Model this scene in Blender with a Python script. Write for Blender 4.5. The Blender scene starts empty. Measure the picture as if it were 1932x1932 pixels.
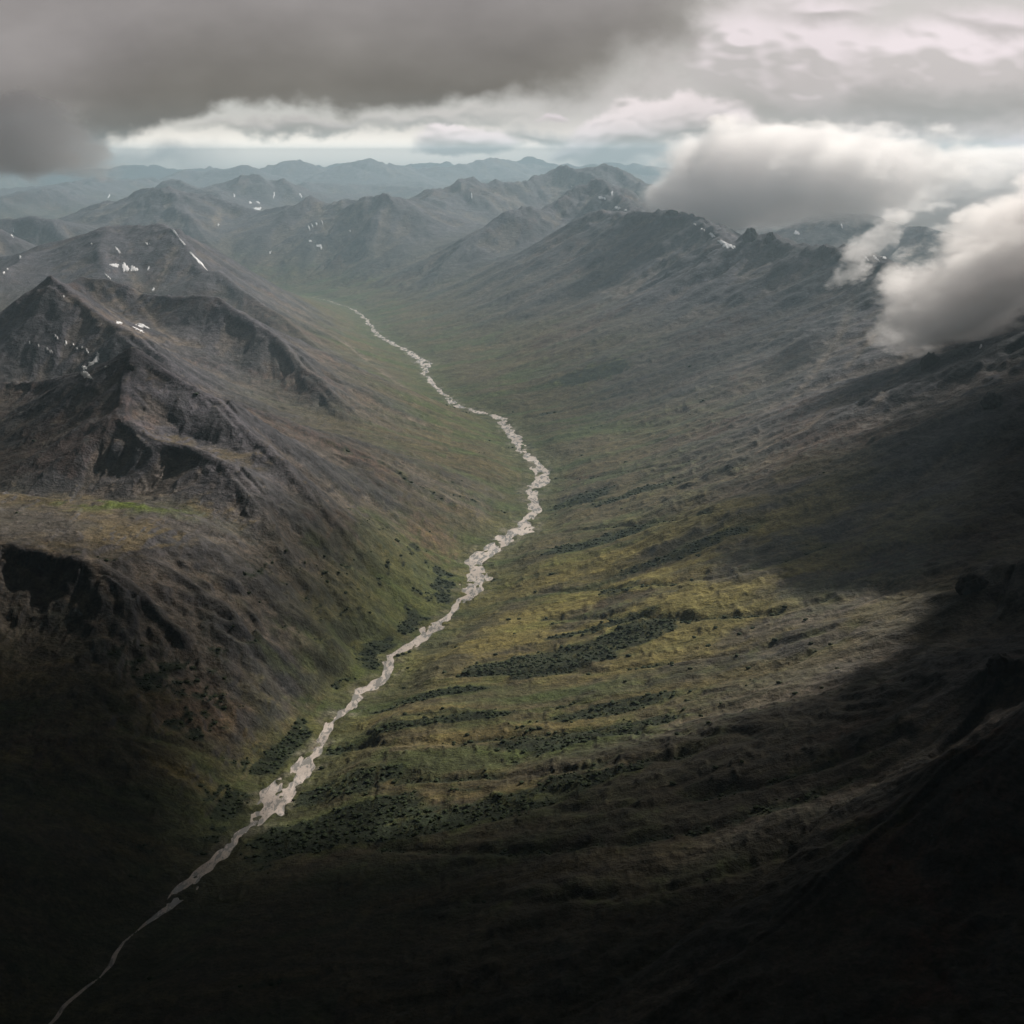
import bpy, math, random, time
import numpy as np
from mathutils import Vector

T0 = time.time()
random.seed(7)
scene = bpy.context.scene
COL = scene.collection

# ------------------------------------------------------------------ camera
CAM_H = 1000.0
PITCH = math.radians(13.7)
FOV = math.radians(38.6)
F = 0.5 / math.tan(FOV / 2)
cd = bpy.data.cameras.new("camera")
cam = bpy.data.objects.new("camera", cd)
COL.objects.link(cam)
cam.location = (0, 0, CAM_H)
cam.rotation_euler = (math.pi / 2 - PITCH, 0, 0)
cd.angle = FOV
cd.clip_start = 5
cd.clip_end = 200000
scene.camera = cam

# ------------------------------------------------------------------ light
SUN_EL = math.radians(36)
SUN_AZ = math.radians(42)       # to the right of the view direction (+Y)
SUN_DIR = np.array([math.sin(SUN_AZ) * math.cos(SUN_EL), math.cos(SUN_AZ) * math.cos(SUN_EL), math.sin(SUN_EL)])
sd = bpy.data.lights.new("sun", 'SUN')
sd.energy = 5.0
sd.angle = math.radians(0.5)
sd.color = (1.0, 0.93, 0.84)
sun = bpy.data.objects.new("sun", sd)
COL.objects.link(sun)
sun.rotation_euler = Vector(SUN_DIR.tolist()).to_track_quat('Z', 'Y').to_euler()
sun.location = (0, 0, 5000)

scene.view_settings.view_transform = 'Standard'
scene.view_settings.look = 'None'
scene.view_settings.exposure = 0.42
scene.view_settings.gamma = 1
scene.view_settings.use_curve_mapping = False
scene.cycles.volume_bounces = 7
scene.cycles.max_bounces = 8
scene.cycles.diffuse_bounces = 2
scene.cycles.glossy_bounces = 1
scene.cycles.transmission_bounces = 0
scene.cycles.transparent_max_bounces = 8
scene.cycles.volume_step_rate = 1.0
scene.cycles.volume_max_steps = 256
scene.cycles.use_denoising = True
scene.cycles.denoising_prefilter = 'ACCURATE'


class NG:
    """small helper to write node graphs as expressions"""
    def __init__(self, nt):
        self.nt = nt
        self.n = nt.nodes
        self.l = nt.links

    def put(self, sock, v):
        if isinstance(v, bpy.types.NodeSocket):
            self.l.new(v, sock)
        elif v is not None:
            if hasattr(sock.default_value, '__len__') and not hasattr(v, '__len__'):
                v = (v,) * len(sock.default_value)
            if hasattr(sock.default_value, '__len__') and len(sock.default_value) == 4 and len(v) == 3:
                v = (*v, 1)
            sock.default_value = v

    def m(self, op, a, b=None, c=None, clamp=False):
        x = self.n.new('ShaderNodeMath'); x.operation = op; x.use_clamp = clamp
        self.put(x.inputs[0], a); self.put(x.inputs[1], b)
        if c is not None: self.put(x.inputs[2], c)
        return x.outputs[0]

    def vm(self, op, a, b=None, scale=None):
        x = self.n.new('ShaderNodeVectorMath'); x.operation = op
        self.put(x.inputs[0], a)
        if b is not None: self.put(x.inputs[1], b)
        if scale is not None: self.put(x.inputs['Scale'], scale)
        return x.outputs['Value'] if op in ('LENGTH', 'DOT_PRODUCT', 'DISTANCE') else x.outputs[0]

    def xyz(self, x, y, z):
        k = self.n.new('ShaderNodeCombineXYZ')
        self.put(k.inputs[0], x); self.put(k.inputs[1], y); self.put(k.inputs[2], z)
        return k.outputs[0]

    def sep(self, v):
        k = self.n.new('ShaderNodeSeparateXYZ'); self.put(k.inputs[0], v)
        return k.outputs

    def noise(self, vec, scale, detail=4, rough=0.55, dist=0.0, out=0, w=None):
        k = self.n.new('ShaderNodeTexNoise')
        if w is not None:
            k.noise_dimensions = '4D'; self.put(k.inputs['W'], w)
        self.put(k.inputs['Vector'], vec); self.put(k.inputs['Scale'], scale)
        self.put(k.inputs['Detail'], detail); self.put(k.inputs['Roughness'], rough)
        self.put(k.inputs['Distortion'], dist)
        return k.outputs[out]

    def ramp(self, v, lo, hi, a=0.0, b=1.0, smooth=True):
        k = self.n.new('ShaderNodeMapRange')
        k.interpolation_type = 'SMOOTHSTEP' if smooth else 'LINEAR'
        self.put(k.inputs[0], v); self.put(k.inputs[1], lo); self.put(k.inputs[2], hi)
        self.put(k.inputs[3], a); self.put(k.inputs[4], b)
        return k.outputs[0]

    def mix(self, f, a, b, mode='MIX'):
        k = self.n.new('ShaderNodeMix'); k.data_type = 'RGBA'; k.blend_type = mode
        self.put(k.inputs[0], f); self.put(k.inputs[6], a); self.put(k.inputs[7], b)
        return k.outputs[2]


def ang(px, py):
    """pixel (1932 scale) -> azimuth, elevation in degrees"""
    x = (px / 1932 - .5) / F; y = (.5 - py / 1932) / F
    d = np.array([x, math.cos(PITCH) + y * math.sin(PITCH), -math.sin(PITCH) + y * math.cos(PITCH)])
    d /= np.linalg.norm(d)
    return math.degrees(math.atan2(d[0], d[1])), math.degrees(math.asin(d[2]))

# ------------------------------------------------------------------ sky
world = bpy.data.worlds.new("World")
scene.world = world
world.use_nodes = True
wt = world.node_tree
wt.nodes.clear()
g = NG(wt)
sky = wt.nodes.new('ShaderNodeTexSky')
sky.sky_type = 'NISHITA'
sky.sun_disc = False
sky.sun_elevation = SUN_EL
sky.sun_rotation = SUN_AZ
sky.air_density = 1.0
sky.dust_density = 3.0
bg_sky = wt.nodes.new('ShaderNodeBackground')
wt.links.new(sky.outputs[0], bg_sky.inputs[0])
bg_sky.inputs[1].default_value = 0.08
bg_cl = wt.nodes.new('ShaderNodeBackground')      # overcast veil over the blue
bg_cl.inputs[0].default_value = (.19, .19, .195, 1)
bg_cl.inputs[1].default_value = 1.0
mx = wt.nodes.new('ShaderNodeMixShader')
mx.inputs[0].default_value = .85
wt.links.new(bg_sky.outputs[0], mx.inputs[1])
wt.links.new(bg_cl.outputs[0], mx.inputs[2])
wo = wt.nodes.new('ShaderNodeOutputWorld')
wt.links.new(mx.outputs[0], wo.inputs[0])

# ------------------------------------------------------------------ terrain data
def at(px, py, Y):
    """a point of the 1932 px view at forward distance Y -> world x, y, z"""
    x = (px / 1932 - .5) / F; y = (.5 - py / 1932) / F
    t = Y / (math.cos(PITCH) + y * math.sin(PITCH))
    return (t * x, Y, CAM_H + t * (-math.sin(PITCH) + y * math.cos(PITCH)))


def floor_z(Y):
    return 0.012 * (np.clip(Y, 1500, 40000) - 1500)


def on_floor(px, py):
    """where the sight line of a view point meets the valley floor"""
    Y = 2000.0
    for _ in range(40):
        x, _, z = at(px, py, Y)
        dz = CAM_H - z
        Y = Y * (CAM_H - float(floor_z(Y))) / dz if dz > 1 else 30000
    return (*at(px, py, Y)[:2],)

RIVER_PX = [(60, 1960, 2), (125, 1900, 3), (205, 1820, 4), (240, 1775, 6), (300, 1735, 12), (345, 1690, 30), (378, 1650, 24), (430, 1610, 20), (470, 1568, 40), (500, 1530, 52),
            (530, 1485, 44), (560, 1455, 30), (600, 1400, 30), (625, 1365, 20), (665, 1340, 14), (690, 1305, 18), (725, 1275, 22), (745, 1240, 20), (790, 1210, 22), (820, 1185, 24),
            (850, 1158, 12), (885, 1122, 26), (895, 1090, 36), (900, 1060, 34), (935, 1028, 32), (985, 1000, 30), (1005, 960, 22), (1003, 930, 20), (1020, 905, 28), (1015, 880, 22), (985, 855, 14),
            (970, 825, 18), (940, 787, 22), (895, 775, 14), (860, 762, 16), (830, 738, 10), (800, 705, 8), (803, 687, 26), (770, 662, 14), (735, 645, 10), (712, 632, 14), (700, 615, 9), (686, 597, 6),
            (660, 580, 4), (610, 565, 3), (540, 552, 3)]
river = []
for px, py, w in RIVER_PX:
    X, Y = on_floor(px, py)
    river.append((X, Y, max(2.2, w / 1932 / F * Y * .5 * (1.05 if py > 820 else .8))))
river.append((-2500, 10000, 6)); river.append((-5500, 10300, 6))
river.insert(0, (-900, 1200, 10)); river.insert(0, (-1300, 300, 10))

RID = []
def ridge(pts, s=.6, w=0.0, px=True):
    RID.append(([at(*p) if px else p for p in pts], s, w))

# left mountains
ridge([(-250, 330, 9000), (0, 413, 9300), (85, 457, 9800), (130, 470, 10000)], .62)
ridge([(-200, 520, 8700), (40, 478, 8500), (100, 459, 8200), (215, 438, 8000), (304, 421, 7800), (345, 450, 7600), (420, 505, 7300), (520, 570, 7000), (620, 627, 6900), (700, 662, 6850)], .55, 10)
ridge([(335, 445, 7650), (360, 475, 7300), (388, 505, 7000), (410, 505, 6900), (460, 545, 6700), (540, 592, 6500), (600, 640, 6300)], .62)
ridge([(200, 443, 7900), (188, 480, 7500), (200, 530, 7100), (170, 575, 6800)], .55)
ridge([(-300, 640, 6500), (-100, 560, 6900), (0, 520, 7300), (60, 490, 7900)], .45)
ridge([(116, 557, 5500), (137, 541, 5600), (160, 525, 5700), (205, 530, 5650), (241, 543, 5600), (262, 557, 5600), (300, 560, 5450), (405, 559, 5300), (440, 582, 5200), (512, 625, 5050), (573, 690, 4850), (610, 715, 4750), (637, 747, 4650)], .72)
ridge([(-200, 700, 4500), (-60, 640, 4700), (0, 607, 4800), (34, 584, 4850), (75, 564, 4900), (100, 552, 4900), (123, 561, 4850), (160, 587, 4750), (205, 612, 4650), (246, 630, 4550), (271, 648, 4500), (296, 671, 4400)], .8)
ridge([(100, 552, 4900), (112, 556, 5200), (120, 556, 5500)], .8)
ridge([(-200, 700, 4050), (0, 718, 3900), (72, 720, 3900), (143, 713, 3850), (179, 715, 3830), (215, 706, 3780), (229, 697, 3750), (247, 692, 3720), (258, 697, 3700), (304, 719, 3650), (358, 736, 3600), (408, 753, 3550), (430, 765, 3500), (465, 794, 3420), (501, 815, 3350), (537, 833, 3280), (600, 880, 3180)], .75)
ridge([(247, 692, 3720), (240, 740, 3550), (235, 790, 3400), (300, 825, 3300), (355, 835, 3250), (430, 855, 3150), (490, 880, 3050), (560, 930, 2900), (640, 985, 2800)], .62)
# plateau above the gullied slope
ridge([(-300, 950, 2900), (-50, 968, 2830), (100, 975, 2800), (300, 985, 2740), (400, 1000, 2680), (480, 1025, 2600)], .85, 170)
ridge([(480, 1025, 2600), (560, 1065, 2500), (640, 1130, 2400), (700, 1185, 2300)], .5, 20)
ridge([(60, 1330, 2320), (200, 1370, 2220), (290, 1410, 2140)], .3, 20)
ridge([(-200, 1500, 1900), (-60, 1560, 1750), (-20, 1700, 1500)], .35, 60)
# right wall
ridge([(1116, 395, 8800), (1201, 400, 8400), (1266, 402, 8000), (1291, 405, 7800), (1346, 425, 7400), (1396, 460, 6900), (1416, 445, 6800), (1431, 455, 6750), (1451, 447, 6700), (1491, 465, 6500), (1541, 467, 6300), (1616, 466, 6100), (1660, 490, 5800), (1706, 510, 5500), (1766, 515, 5300), (1841, 540, 4900), (1932, 600, 4400), (2050, 660, 3900), (2200, 740, 3400)], .60, 15)
ridge([(966, 403, 9900), (1016, 395, 10000), (1056, 380, 10200), (1091, 360, 10400), (1128, 342, 10500), (1151, 352, 10300), (1186, 382, 9800), (1201, 400, 8900)], .6)
ridge([(830, 455, 9300), (880, 428, 9600), (966, 403, 9900)], .5)
ridge([(825, 370, 12500), (890, 336, 12500), (910, 342, 12500), (966, 348, 12600), (1000, 345, 12800), (1041, 320, 13000), (1101, 315, 13000), (1136, 314, 13000), (1166, 325, 12900), (1206, 345, 12600), (1300, 380, 12000), (1450, 430, 10500)], .55)
ridge([(1450, 440, 9500), (1520, 410, 9500), (1560, 400, 9500), (1640, 405, 9300), (1720, 430, 9000), (1850, 450, 8500), (2100, 400, 8500)], .6)
ridge([(2400, 500, 6500), (2100, 560, 5600), (1932, 600, 4400)], .5)
ridge([(1750, 3300, 740), (1650, 2500, 700), (1500, 1500, 660), (1350, 700, 640), (1200, -100, 600), (1300, -1500, 650), (1500, -6000, 700), (1400, -14000, 700)], .80, 30, px=False)
ridge([(-2100, 1500, 480), (-2300, 0, 620), (-2200, -3000, 640), (-2400, -12000, 700)], .6, 40, px=False)
ridge([(2060, 640, 3500), (1932, 634, 3800), (1872, 646, 3900)], .5)
ridge([(2100, 1200, 1700), (1932, 1248, 1800), (1887, 1254, 1840), (1830, 1275, 1880), (1765, 1302, 1930), (1700, 1325, 1990), (1639, 1348, 2050), (1575, 1363, 2110), (1487, 1374, 2190), (1430, 1388, 2230)], .5, 10)
ridge([(2100, 1040, 2250), (1932, 1065, 2330), (1859, 1078, 2400), (1808, 1150, 2420), (1700, 1215, 2440), (1600, 1245, 2450)], .5)
# far ranges
ridge([(130, 411, 12500), (200, 382, 12400), (270, 370, 12200), (320, 364, 12000), (350, 372, 12000), (400, 380, 12000), (450, 390, 11900), (495, 400, 11800), (550, 385, 11600), (590, 373, 11500), (625, 378, 11400), (675, 380, 11300), (725, 372, 11000), (745, 385, 11000), (770, 390, 11100), (800, 382, 11700), (825, 372, 12500)], .45)
ridge([(725, 372, 11000), (700, 420, 10400), (640, 480, 9900)], .45)
ridge([(320, 364, 12000), (380, 430, 11000), (450, 490, 10300)], .4)
ridge([(-160, 400, 11000), (0, 386, 11000), (80, 384, 11000), (100, 395, 10900), (160, 440, 10500), (200, 470, 10200)], .55)
ridge([(280, 362, 14500), (310, 350, 14500), (340, 342, 14500), (370, 356, 14300), (410, 368, 14200)], .5)
ridge([(400, 360, 15000), (430, 342, 15000), (475, 331, 15000), (495, 345, 15000), (535, 340, 15000), (560, 360, 15000), (590, 378, 14800)], .5)
ridge([(-300, 360, 19500), (0, 357, 19500), (100, 347, 20000), (185, 332, 20000), (215, 340, 20000), (270, 337, 20500), (290, 348, 21000), (350, 321, 22000), (385, 325, 22000), (450, 318, 22000), (468, 314, 22000), (485, 323, 22500), (520, 310, 23000), (555, 302, 23000), (620, 320, 23500), (690, 300, 22500), (730, 310, 22500), (775, 315, 23000), (850, 313, 23000), (920, 301, 23500), (960, 303, 24000), (1020, 315, 24000), (1200, 330, 23000), (1600, 340, 22000), (2100, 335, 21000)], .4)
ridge([(500, 372, 17500), (580, 345, 18000), (700, 350, 18500), (800, 355, 18000)], .35)
ridge([(860, 325, 30000), (960, 308, 30000), (1000, 294, 30000), (1050, 318, 30000), (1300, 330, 30000)], .4)

# ------------------------------------------------------------------ numpy noise
_rng = np.random.RandomState(11)
PERM = _rng.permutation(4096).astype(np.int32)
GR = _rng.rand(4096).astype(np.float32)
GA = (_rng.rand(4096) * 2 * np.pi)
GX = np.cos(GA).astype(np.float32); GY = np.sin(GA).astype(np.float32)

def hsh(ix, iy, k=0):
    return PERM[(ix + PERM[(iy + k * 131) & 4095]) & 4095]

def gnoise(x, y, k=0):
    ix = np.floor(x).astype(np.int32); iy = np.floor(y).astype(np.int32)
    fx = (x - ix).astype(np.float32); fy = (y - iy).astype(np.float32)
    u = fx * fx * fx * (fx * (fx * 6 - 15) + 10); v = fy * fy * fy * (fy * (fy * 6 - 15) + 10)
    r = []
    for dy in (0, 1):
        for dx in (0, 1):
            h = hsh(ix + dx, iy + dy, k)
            r.append(GX[h] * (fx - dx) + GY[h] * (fy - dy))
    return ((r[0] * (1 - u) + r[1] * u) * (1 - v) + (r[2] * (1 - u) + r[3] * u) * v) * 1.4

def fbm(x, y, sc, o=4, k=0, gain=.5):
    t = 0; a = 1.0; f = 1.0 / sc; n = 0
    for i in range(o):
        t = t + a * gnoise(x * f + 17.3 * i, y * f - 9.1 * i, k + i); n += a
        a *= gain; f *= 2.03
    return t / n

def ridged(x, y, sc, o=4, k=0):
    t = 0; a = 1.0; f = 1.0 / sc; n = 0
    for i in range(o):
        t = t + a * (1 - np.abs(gnoise(x * f + 7.7 * i, y * f + 3.1 * i, k + i)) * 2) ; n += a
        a *= .5; f *= 2.1
    return t / n

def sst(x, a, b):
    t = np.clip((x - a) / (b - a), 0, 1)
    return t * t * (3 - 2 * t)

def seg_dist(x, y, pts, extra):
    """distance to a polyline and the value interpolated at the nearest point"""
    best = None; val = None
    for i in range(len(pts) - 1):
        ax, ay = pts[i][0], pts[i][1]; bx, by = pts[i + 1][0], pts[i + 1][1]
        dx, dy = bx - ax, by - ay
        L = dx * dx + dy * dy + 1e-6
        t = np.clip(((x - ax) * dx + (y - ay) * dy) / L, 0, 1).astype(np.float32)
        d = (x - ax - t * dx) ** 2 + (y - ay - t * dy) ** 2
        v = extra[i] + (extra[i + 1] - extra[i]) * t
        if best is None:
            best, val = d, v
        else:
            k = d < best
            best = np.where(k, d, best); val = np.where(k, v, val)
    return np.sqrt(best), val

def base_height(x, y):
    """mountains as flanks falling from their crests to the valley floor; returns height, floor, river distance, river half width"""
    x = x.astype(np.float32); y = y.astype(np.float32)
    fz = floor_z(y).astype(np.float32)
    wx = x + 28 * fbm(x, y, 300, 3, 5); wy = y + 28 * fbm(x, y, 300, 3, 9)
    acc = np.zeros_like(x); best = np.full(x.shape, 60., np.float32); who = np.zeros(x.shape, np.int32)
    for ri, (pts, s_, w) in enumerate(RID):
        P = np.array(pts)
        zc_max = P[:, 2].max()
        R = 5 * zc_max / s_ + w
        k = (x > P[:, 0].min() - R) & (x < P[:, 0].max() + R) & (y > P[:, 1].min() - R) & (y < P[:, 1].max() + R)
        if not k.any(): continue
        xk, yk, fk = wx[k], wy[k], fz[k]
        top = np.zeros_like(xk)
        for i in range(len(pts) - 1):
            ax, ay, az_ = pts[i]; dx, dy, dz = pts[i + 1][0] - ax, pts[i + 1][1] - ay, pts[i + 1][2] - az_
            t = np.clip(((xk - ax) * dx + (yk - ay) * dy) / (dx * dx + dy * dy + 1e-6), 0, 1).astype(np.float32)
            d = np.sqrt((xk - ax - t * dx) ** 2 + (yk - ay - t * dy) ** 2)
            A = np.maximum(az_ + dz * t - fk, 5)
            d = np.maximum(d - w, 0)
            d = np.sqrt(d * d + 64) - 8
            top = np.maximum(top, A * np.exp(-s_ * d / A))
        acc[k] += (top / 100) ** 7
        b_ = best[k]; w_ = who[k]; m_ = top > b_; b_[m_] = top[m_]; w_[m_] = ri + 1; best[k] = b_; who[k] = w_
    h = acc ** (1 / 7.) * 100
    ext = np.clip(ridged(x, y, 5200, 5, 151) - .15, 0, 1) * 1100
    ext *= np.maximum(sst(x - .12 * y, 2600, 5200), sst(-x - .36 * y, 300, 2500)) * sst(y, 3000, 7000)
    ext = np.maximum(ext, np.clip(ridged(x, y, 4200, 5, 161) - .05, 0, 1) * 900 * np.maximum(sst(x, 2300, 4200), sst(-x, 2300, 4200)) * sst(y, 4000, 1500))
    ext = np.maximum(ext, np.clip(ridged(x, y, 5200, 5, 151) - .1, 0, 1) * 560 * sst(y, 12500, 16500))
    rx_ = x + 22 * fbm(x, y, 130, 3, 171); ry_ = y + 22 * fbm(x, y, 130, 3, 175)
    dr, rw = seg_dist(rx_, ry_, [r[:2] for r in river], [r[2] for r in river])
    ry0 = [r[1] for r in river]; rx0 = [r[0] for r in river]
    side_w = 290 + 170 * sst(x - np.interp(y, ry0, rx0), -60, 350) + 200 * sst(y, 5500, 7500)
    h = h * (1 - np.exp(-(dr / side_w) ** 1.6))
    who[(ext > h) & (ext > 60)] = 99
    h = np.maximum(h, ext)
    return h, fz, dr, rw, who

# ------------------------------------------------------------------ terrain grid (fan of rows round the view point's foot, out to the horizon)
NC, NS_ = 730, 44
R_END = 34500.0
core = np.linspace(-math.radians(24.5), math.radians(24.5), NC)
side = math.radians(24.5) + (math.pi - math.radians(24.5)) * (np.arange(1, NS_ + 1) / NS_) ** 1.7
TH = np.concatenate([-side[::-1], core, side])
rr = [2.0, 40.0, 90., 150., 220., 300., 370., 450.0]
while rr[-1] < R_END:
    r = rr[-1]
    k = .0075 if r < 1100 else .0029 if r < 2000 else .0025 if r < 9000 else .0030 if r < 14000 else .0042 if r < 26000 else .012
    rr.append(r * (1 + k))
RR = np.array(rr)
NR, NT = len(RR), len(TH)
RG, TG = np.meshgrid(RR, TH, indexing='ij')
X = (RG * np.sin(TG)).astype(np.float32); Y = (RG * np.cos(TG)).astype(np.float32)
SP = (RG * .0026).astype(np.float32)
h, fz, dr, rw, WHO = base_height(X, Y)
print("grid", NR, NT, NR * NT, "t", time.time() - T0)

def grad(z):
    gr = np.gradient(z, RR, axis=0); gt = np.gradient(z, TH, axis=1) / RG
    st, ct = np.sin(TG), np.cos(TG)
    return (gr * st + gt * ct).astype(np.float32), (gr * ct - gt * st).astype(np.float32)

def box(a, n):
    for ax in (0, 1):
        c_ = np.cumsum(np.pad(a.astype(np.float64), [(n + 1, n) if i == ax else (0, 0) for i in (0, 1)], mode='edge'), axis=ax)
        a = ((c_[2 * n + 1:] - c_[:-2 * n - 1]) if ax == 0 else (c_[:, 2 * n + 1:] - c_[:, :-2 * n - 1])) / (2 * n + 1)
    return a.astype(np.float32)

def gully(gx, gy, cell, k):
    g_ = np.sqrt(gx * gx + gy * gy) + 1e-5
    px_, py_ = -gy / g_, gx / g_
    # how steadily the fall line points one way round here (double angle, so crests count as steady)
    c2, s2 = box(px_ * px_ - py_ * py_, 3), box(2 * px_ * py_, 3)
    coh = sst(np.sqrt(c2 * c2 + s2 * s2), .80, .97)
    cx = X / cell; cy = Y / cell
    ix = np.floor(cx).astype(np.int32); iy = np.floor(cy).astype(np.int32)
    num = np.zeros_like(X); den = np.zeros_like(X); sn = np.zeros_like(X)
    for dx in (-1, 0, 1):
        for dy in (-1, 0, 1):
            hh = hsh(ix + dx, iy + dy, k)
            vx = cx - (ix + dx + .5 + .6 * (GR[hh] - .5)); vy = cy - (iy + dy + .5 + .6 * (GR[(hh * 7 + 3) & 4095] - .5))
            d2 = vx * vx + vy * vy
            w = np.exp(-2.6 * d2)
            ph = (vx * px_ + vy * py_) * 6.2832
            num += w * np.cos(ph); sn += w * np.sin(ph); den += w
    m = np.sqrt(num * num + sn * sn) + .12 * den
    return num / m * coh

FLAT_R = 1 - np.exp(-(dr / 260) ** 2)
rel = h.copy()
gul_sum = np.zeros_like(X)
cur = h.copy()
# smooth undulation of the ground
und = (fbm(X, Y, 700, 3, 21) * 26 + fbm(X, Y, 190, 3, 31) * 7) * (.55 + .45 * sst(X, -400, 500))
cur += und * FLAT_R * sst(dr, 80, 600)
for cell, amp, k in ((430, .05, 41), (190, .06, 42), (84, .085, 43), (38, .10, 44), (17, .10, 45)):
    fade = sst(cell / SP, 2.5, 6)
    if fade.max() <= 0: continue
    gx, gy = grad(cur)
    sl = np.sqrt(gx * gx + gy * gy)
    gl = gully(gx, gy, cell, k)
    a = np.clip(sl - .10, 0, .7) * fade * np.where(cell > 100, 1 + 1.0 * np.maximum(sst(X, 100, 500) * sst(rel, 200, 420), sst(Y, 8500, 9500)), 1) * (1 + .6 * sst(-X, 200, 450) * sst(2760 - Y, 0, 200) * sst(Y, 1600, 1900) * (cell > 30))
    cur += gl * a * cell * amp * FLAT_R
    gul_sum += gl * a * (cell / 430.) ** .25
# crags near the crests
hi = sst(rel, 430, 620)
crag = ridged(X, Y, 120, 5, 51) - .45
sidef = np.where(X > 0, 1.0, .4).astype(np.float32)
cur += np.maximum(crag, -.1) * 42 * hi * sidef * sst(120 / SP, 2, 5)
cur += np.maximum(ridged(X, Y, 420, 4, 57) - .4, -.2) * 75 * sst(Y, 8500, 10500) * sst(rel, 250, 600)
rough_n = fbm(X, Y, 26, 3, 61) * sst(26 / SP, 1.5, 4)
cur += rough_n * (.5 + 3.5 * hi)
# the river bed: a shallow trough whose uneven floor leaves islands and ragged edges
bed = dr - rw * (1.08 + .8 * gnoise(X / 75, Y / 95, 71)) - rw * .7 * gnoise(X / 24, Y / 40, 72)
isl = fbm(X, Y * .33, 24, 3, 73) + .25 * fbm(X, Y, 14, 2, 78)
bank = np.clip(bed * .12, -1.5, 2.2) + np.clip((isl - .17) * 18, 0, 2.6) * sst(rw, 5, 12)
bank = bank + sst(1740 - Y, 0, 200) * np.clip((fbm(X, Y * .5, 40, 3, 79) - .06) * 14, 0, 3)
kk = sst(dr, 90, 200)
Z = fz + bank * (1 - kk * 0) + cur * sst(dr - rw, 0, 120)
print("terrain t", time.time() - T0)

gx, gy = grad(Z)
SL = np.sqrt(gx * gx + gy * gy)

def zsample(x, y):
    """height of the land mesh at x, y (arrays)"""
    x = np.atleast_1d(np.asarray(x, np.float64)); y = np.atleast_1d(np.asarray(y, np.float64))
    return gsample(Z, x, y)

def gsample(G, x, y):
    r = np.hypot(x, y); t = np.arctan2(x, y)
    fi = np.interp(r, RR, np.arange(NR)); fj = np.interp(t, TH, np.arange(NT))
    i = np.clip(fi.astype(int), 0, NR - 2); j = np.clip(fj.astype(int), 0, NT - 2)
    u = fi - i; v = fj - j
    return (G[i, j] * (1 - u) + G[i + 1, j] * u) * (1 - v) + (G[i, j + 1] * (1 - u) + G[i + 1, j + 1] * u) * v

def hit(px, py, y0=900.0):
    """where the sight line through a view point first meets the land"""
    px = np.atleast_1d(np.asarray(px, float)); py = np.atleast_1d(np.asarray(py, float))
    yy = y0 * np.exp(np.linspace(0, math.log(32000 / y0), 1500))
    x = (px[:, None] / 1932 - .5) / F; y = (.5 - py[:, None] / 1932) / F
    t = yy[None, :] / (math.cos(PITCH) + y * math.sin(PITCH))
    xx = t * x; zz = CAM_H + t * (-math.sin(PITCH) + y * math.cos(PITCH))
    g_ = gsample(Z, xx.ravel(), np.broadcast_to(yy, xx.shape).ravel()).reshape(xx.shape)
    k = np.argmax(zz < g_, axis=1)
    k = np.where((zz < g_).any(axis=1), k, len(yy) - 1)
    return xx[np.arange(len(px)), k], yy[k]

def line_field(lines, wob=10.0, reach=60.0):
    """distance in metres to a set of traced lines (first hit on the land), with a natural wobble"""
    out = np.full(X.shape, 999., np.float32)
    for pl in lines:
        pl = np.array(pl, float)
        n = 6
        t = np.linspace(0, len(pl) - 1, (len(pl) - 1) * n + 1)
        hx, hy = hit(np.interp(t, np.arange(len(pl)), pl[:, 0]), np.interp(t, np.arange(len(pl)), pl[:, 1]))
        k = (X > hx.min() - reach * 2) & (X < hx.max() + reach * 2) & (Y > hy.min() - reach * 2) & (Y < hy.max() + reach * 2)
        if not k.any(): continue
        wx = X[k] + wob * gnoise(X[k] / 60, Y[k] / 60, 311) + wob * .5 * gnoise(X[k] / 22, Y[k] / 22, 312)
        wy = Y[k] + wob * gnoise(X[k] / 60, Y[k] / 60, 313) + wob * .5 * gnoise(X[k] / 22, Y[k] / 22, 314)
        P_ = list(zip(hx, hy))
        P_ = [p_ for i_, p_ in enumerate(P_) if i_ == 0 or math.hypot(p_[0] - P_[i_ - 1][0], p_[1] - P_[i_ - 1][1]) < 900]
        if len(P_) < 2: continue
        d, _ = seg_dist(wx, wy, P_, np.zeros(len(P_)))
        out[k] = np.minimum(out[k], d)
    return out

STREAMS = [[(629, 1420), (714, 1403), (883, 1399), (1010, 1386), (1116, 1376), (1200, 1382), (1306, 1380), (1446, 1386)],
           [(756, 1475), (925, 1467), (1052, 1454), (1179, 1437), (1306, 1420)],
           [(840, 1276), (1010, 1268), (1137, 1266), (1243, 1251), (1348, 1238), (1446, 1223), (1560, 1190)],
           [(1010, 1118), (1221, 1105), (1350, 1090), (1446, 1070), (1560, 1030)],
           [(1022, 1168), (1200, 1164), (1306, 1168), (1446, 1160), (1560, 1130)],
           [(1052, 1530), (1264, 1517), (1446, 1475), (1600, 1430), (1700, 1390)],
           [(989, 790), (1067, 775), (1125, 761), (1193, 736)], [(1060, 1003), (1195, 990), (1350, 965)],
           [(1250, 1330), (1400, 1290), (1520, 1240), (1620, 1180)], [(1000, 905), (1120, 900), (1300, 870)], [(1030, 960), (1200, 930), (1400, 880)],
           [(700, 1600), (1000, 1610), (1300, 1570), (1500, 1510), (1650, 1450)], [(900, 1700), (1200, 1690), (1450, 1620), (1700, 1540)],
           [(638, 843), (673, 856), (709, 865), (770, 905), (850, 950)], [(478, 1155), (550, 1185), (614, 1197), (720, 1206)],
           [(474, 1206), (529, 1240), (592, 1261), (656, 1278)], [(203, 1329), (237, 1375), (317, 1400), (423, 1426), (508, 1434)], [(560, 1010), (640, 1060), (740, 1100), (830, 1120)]]
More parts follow.
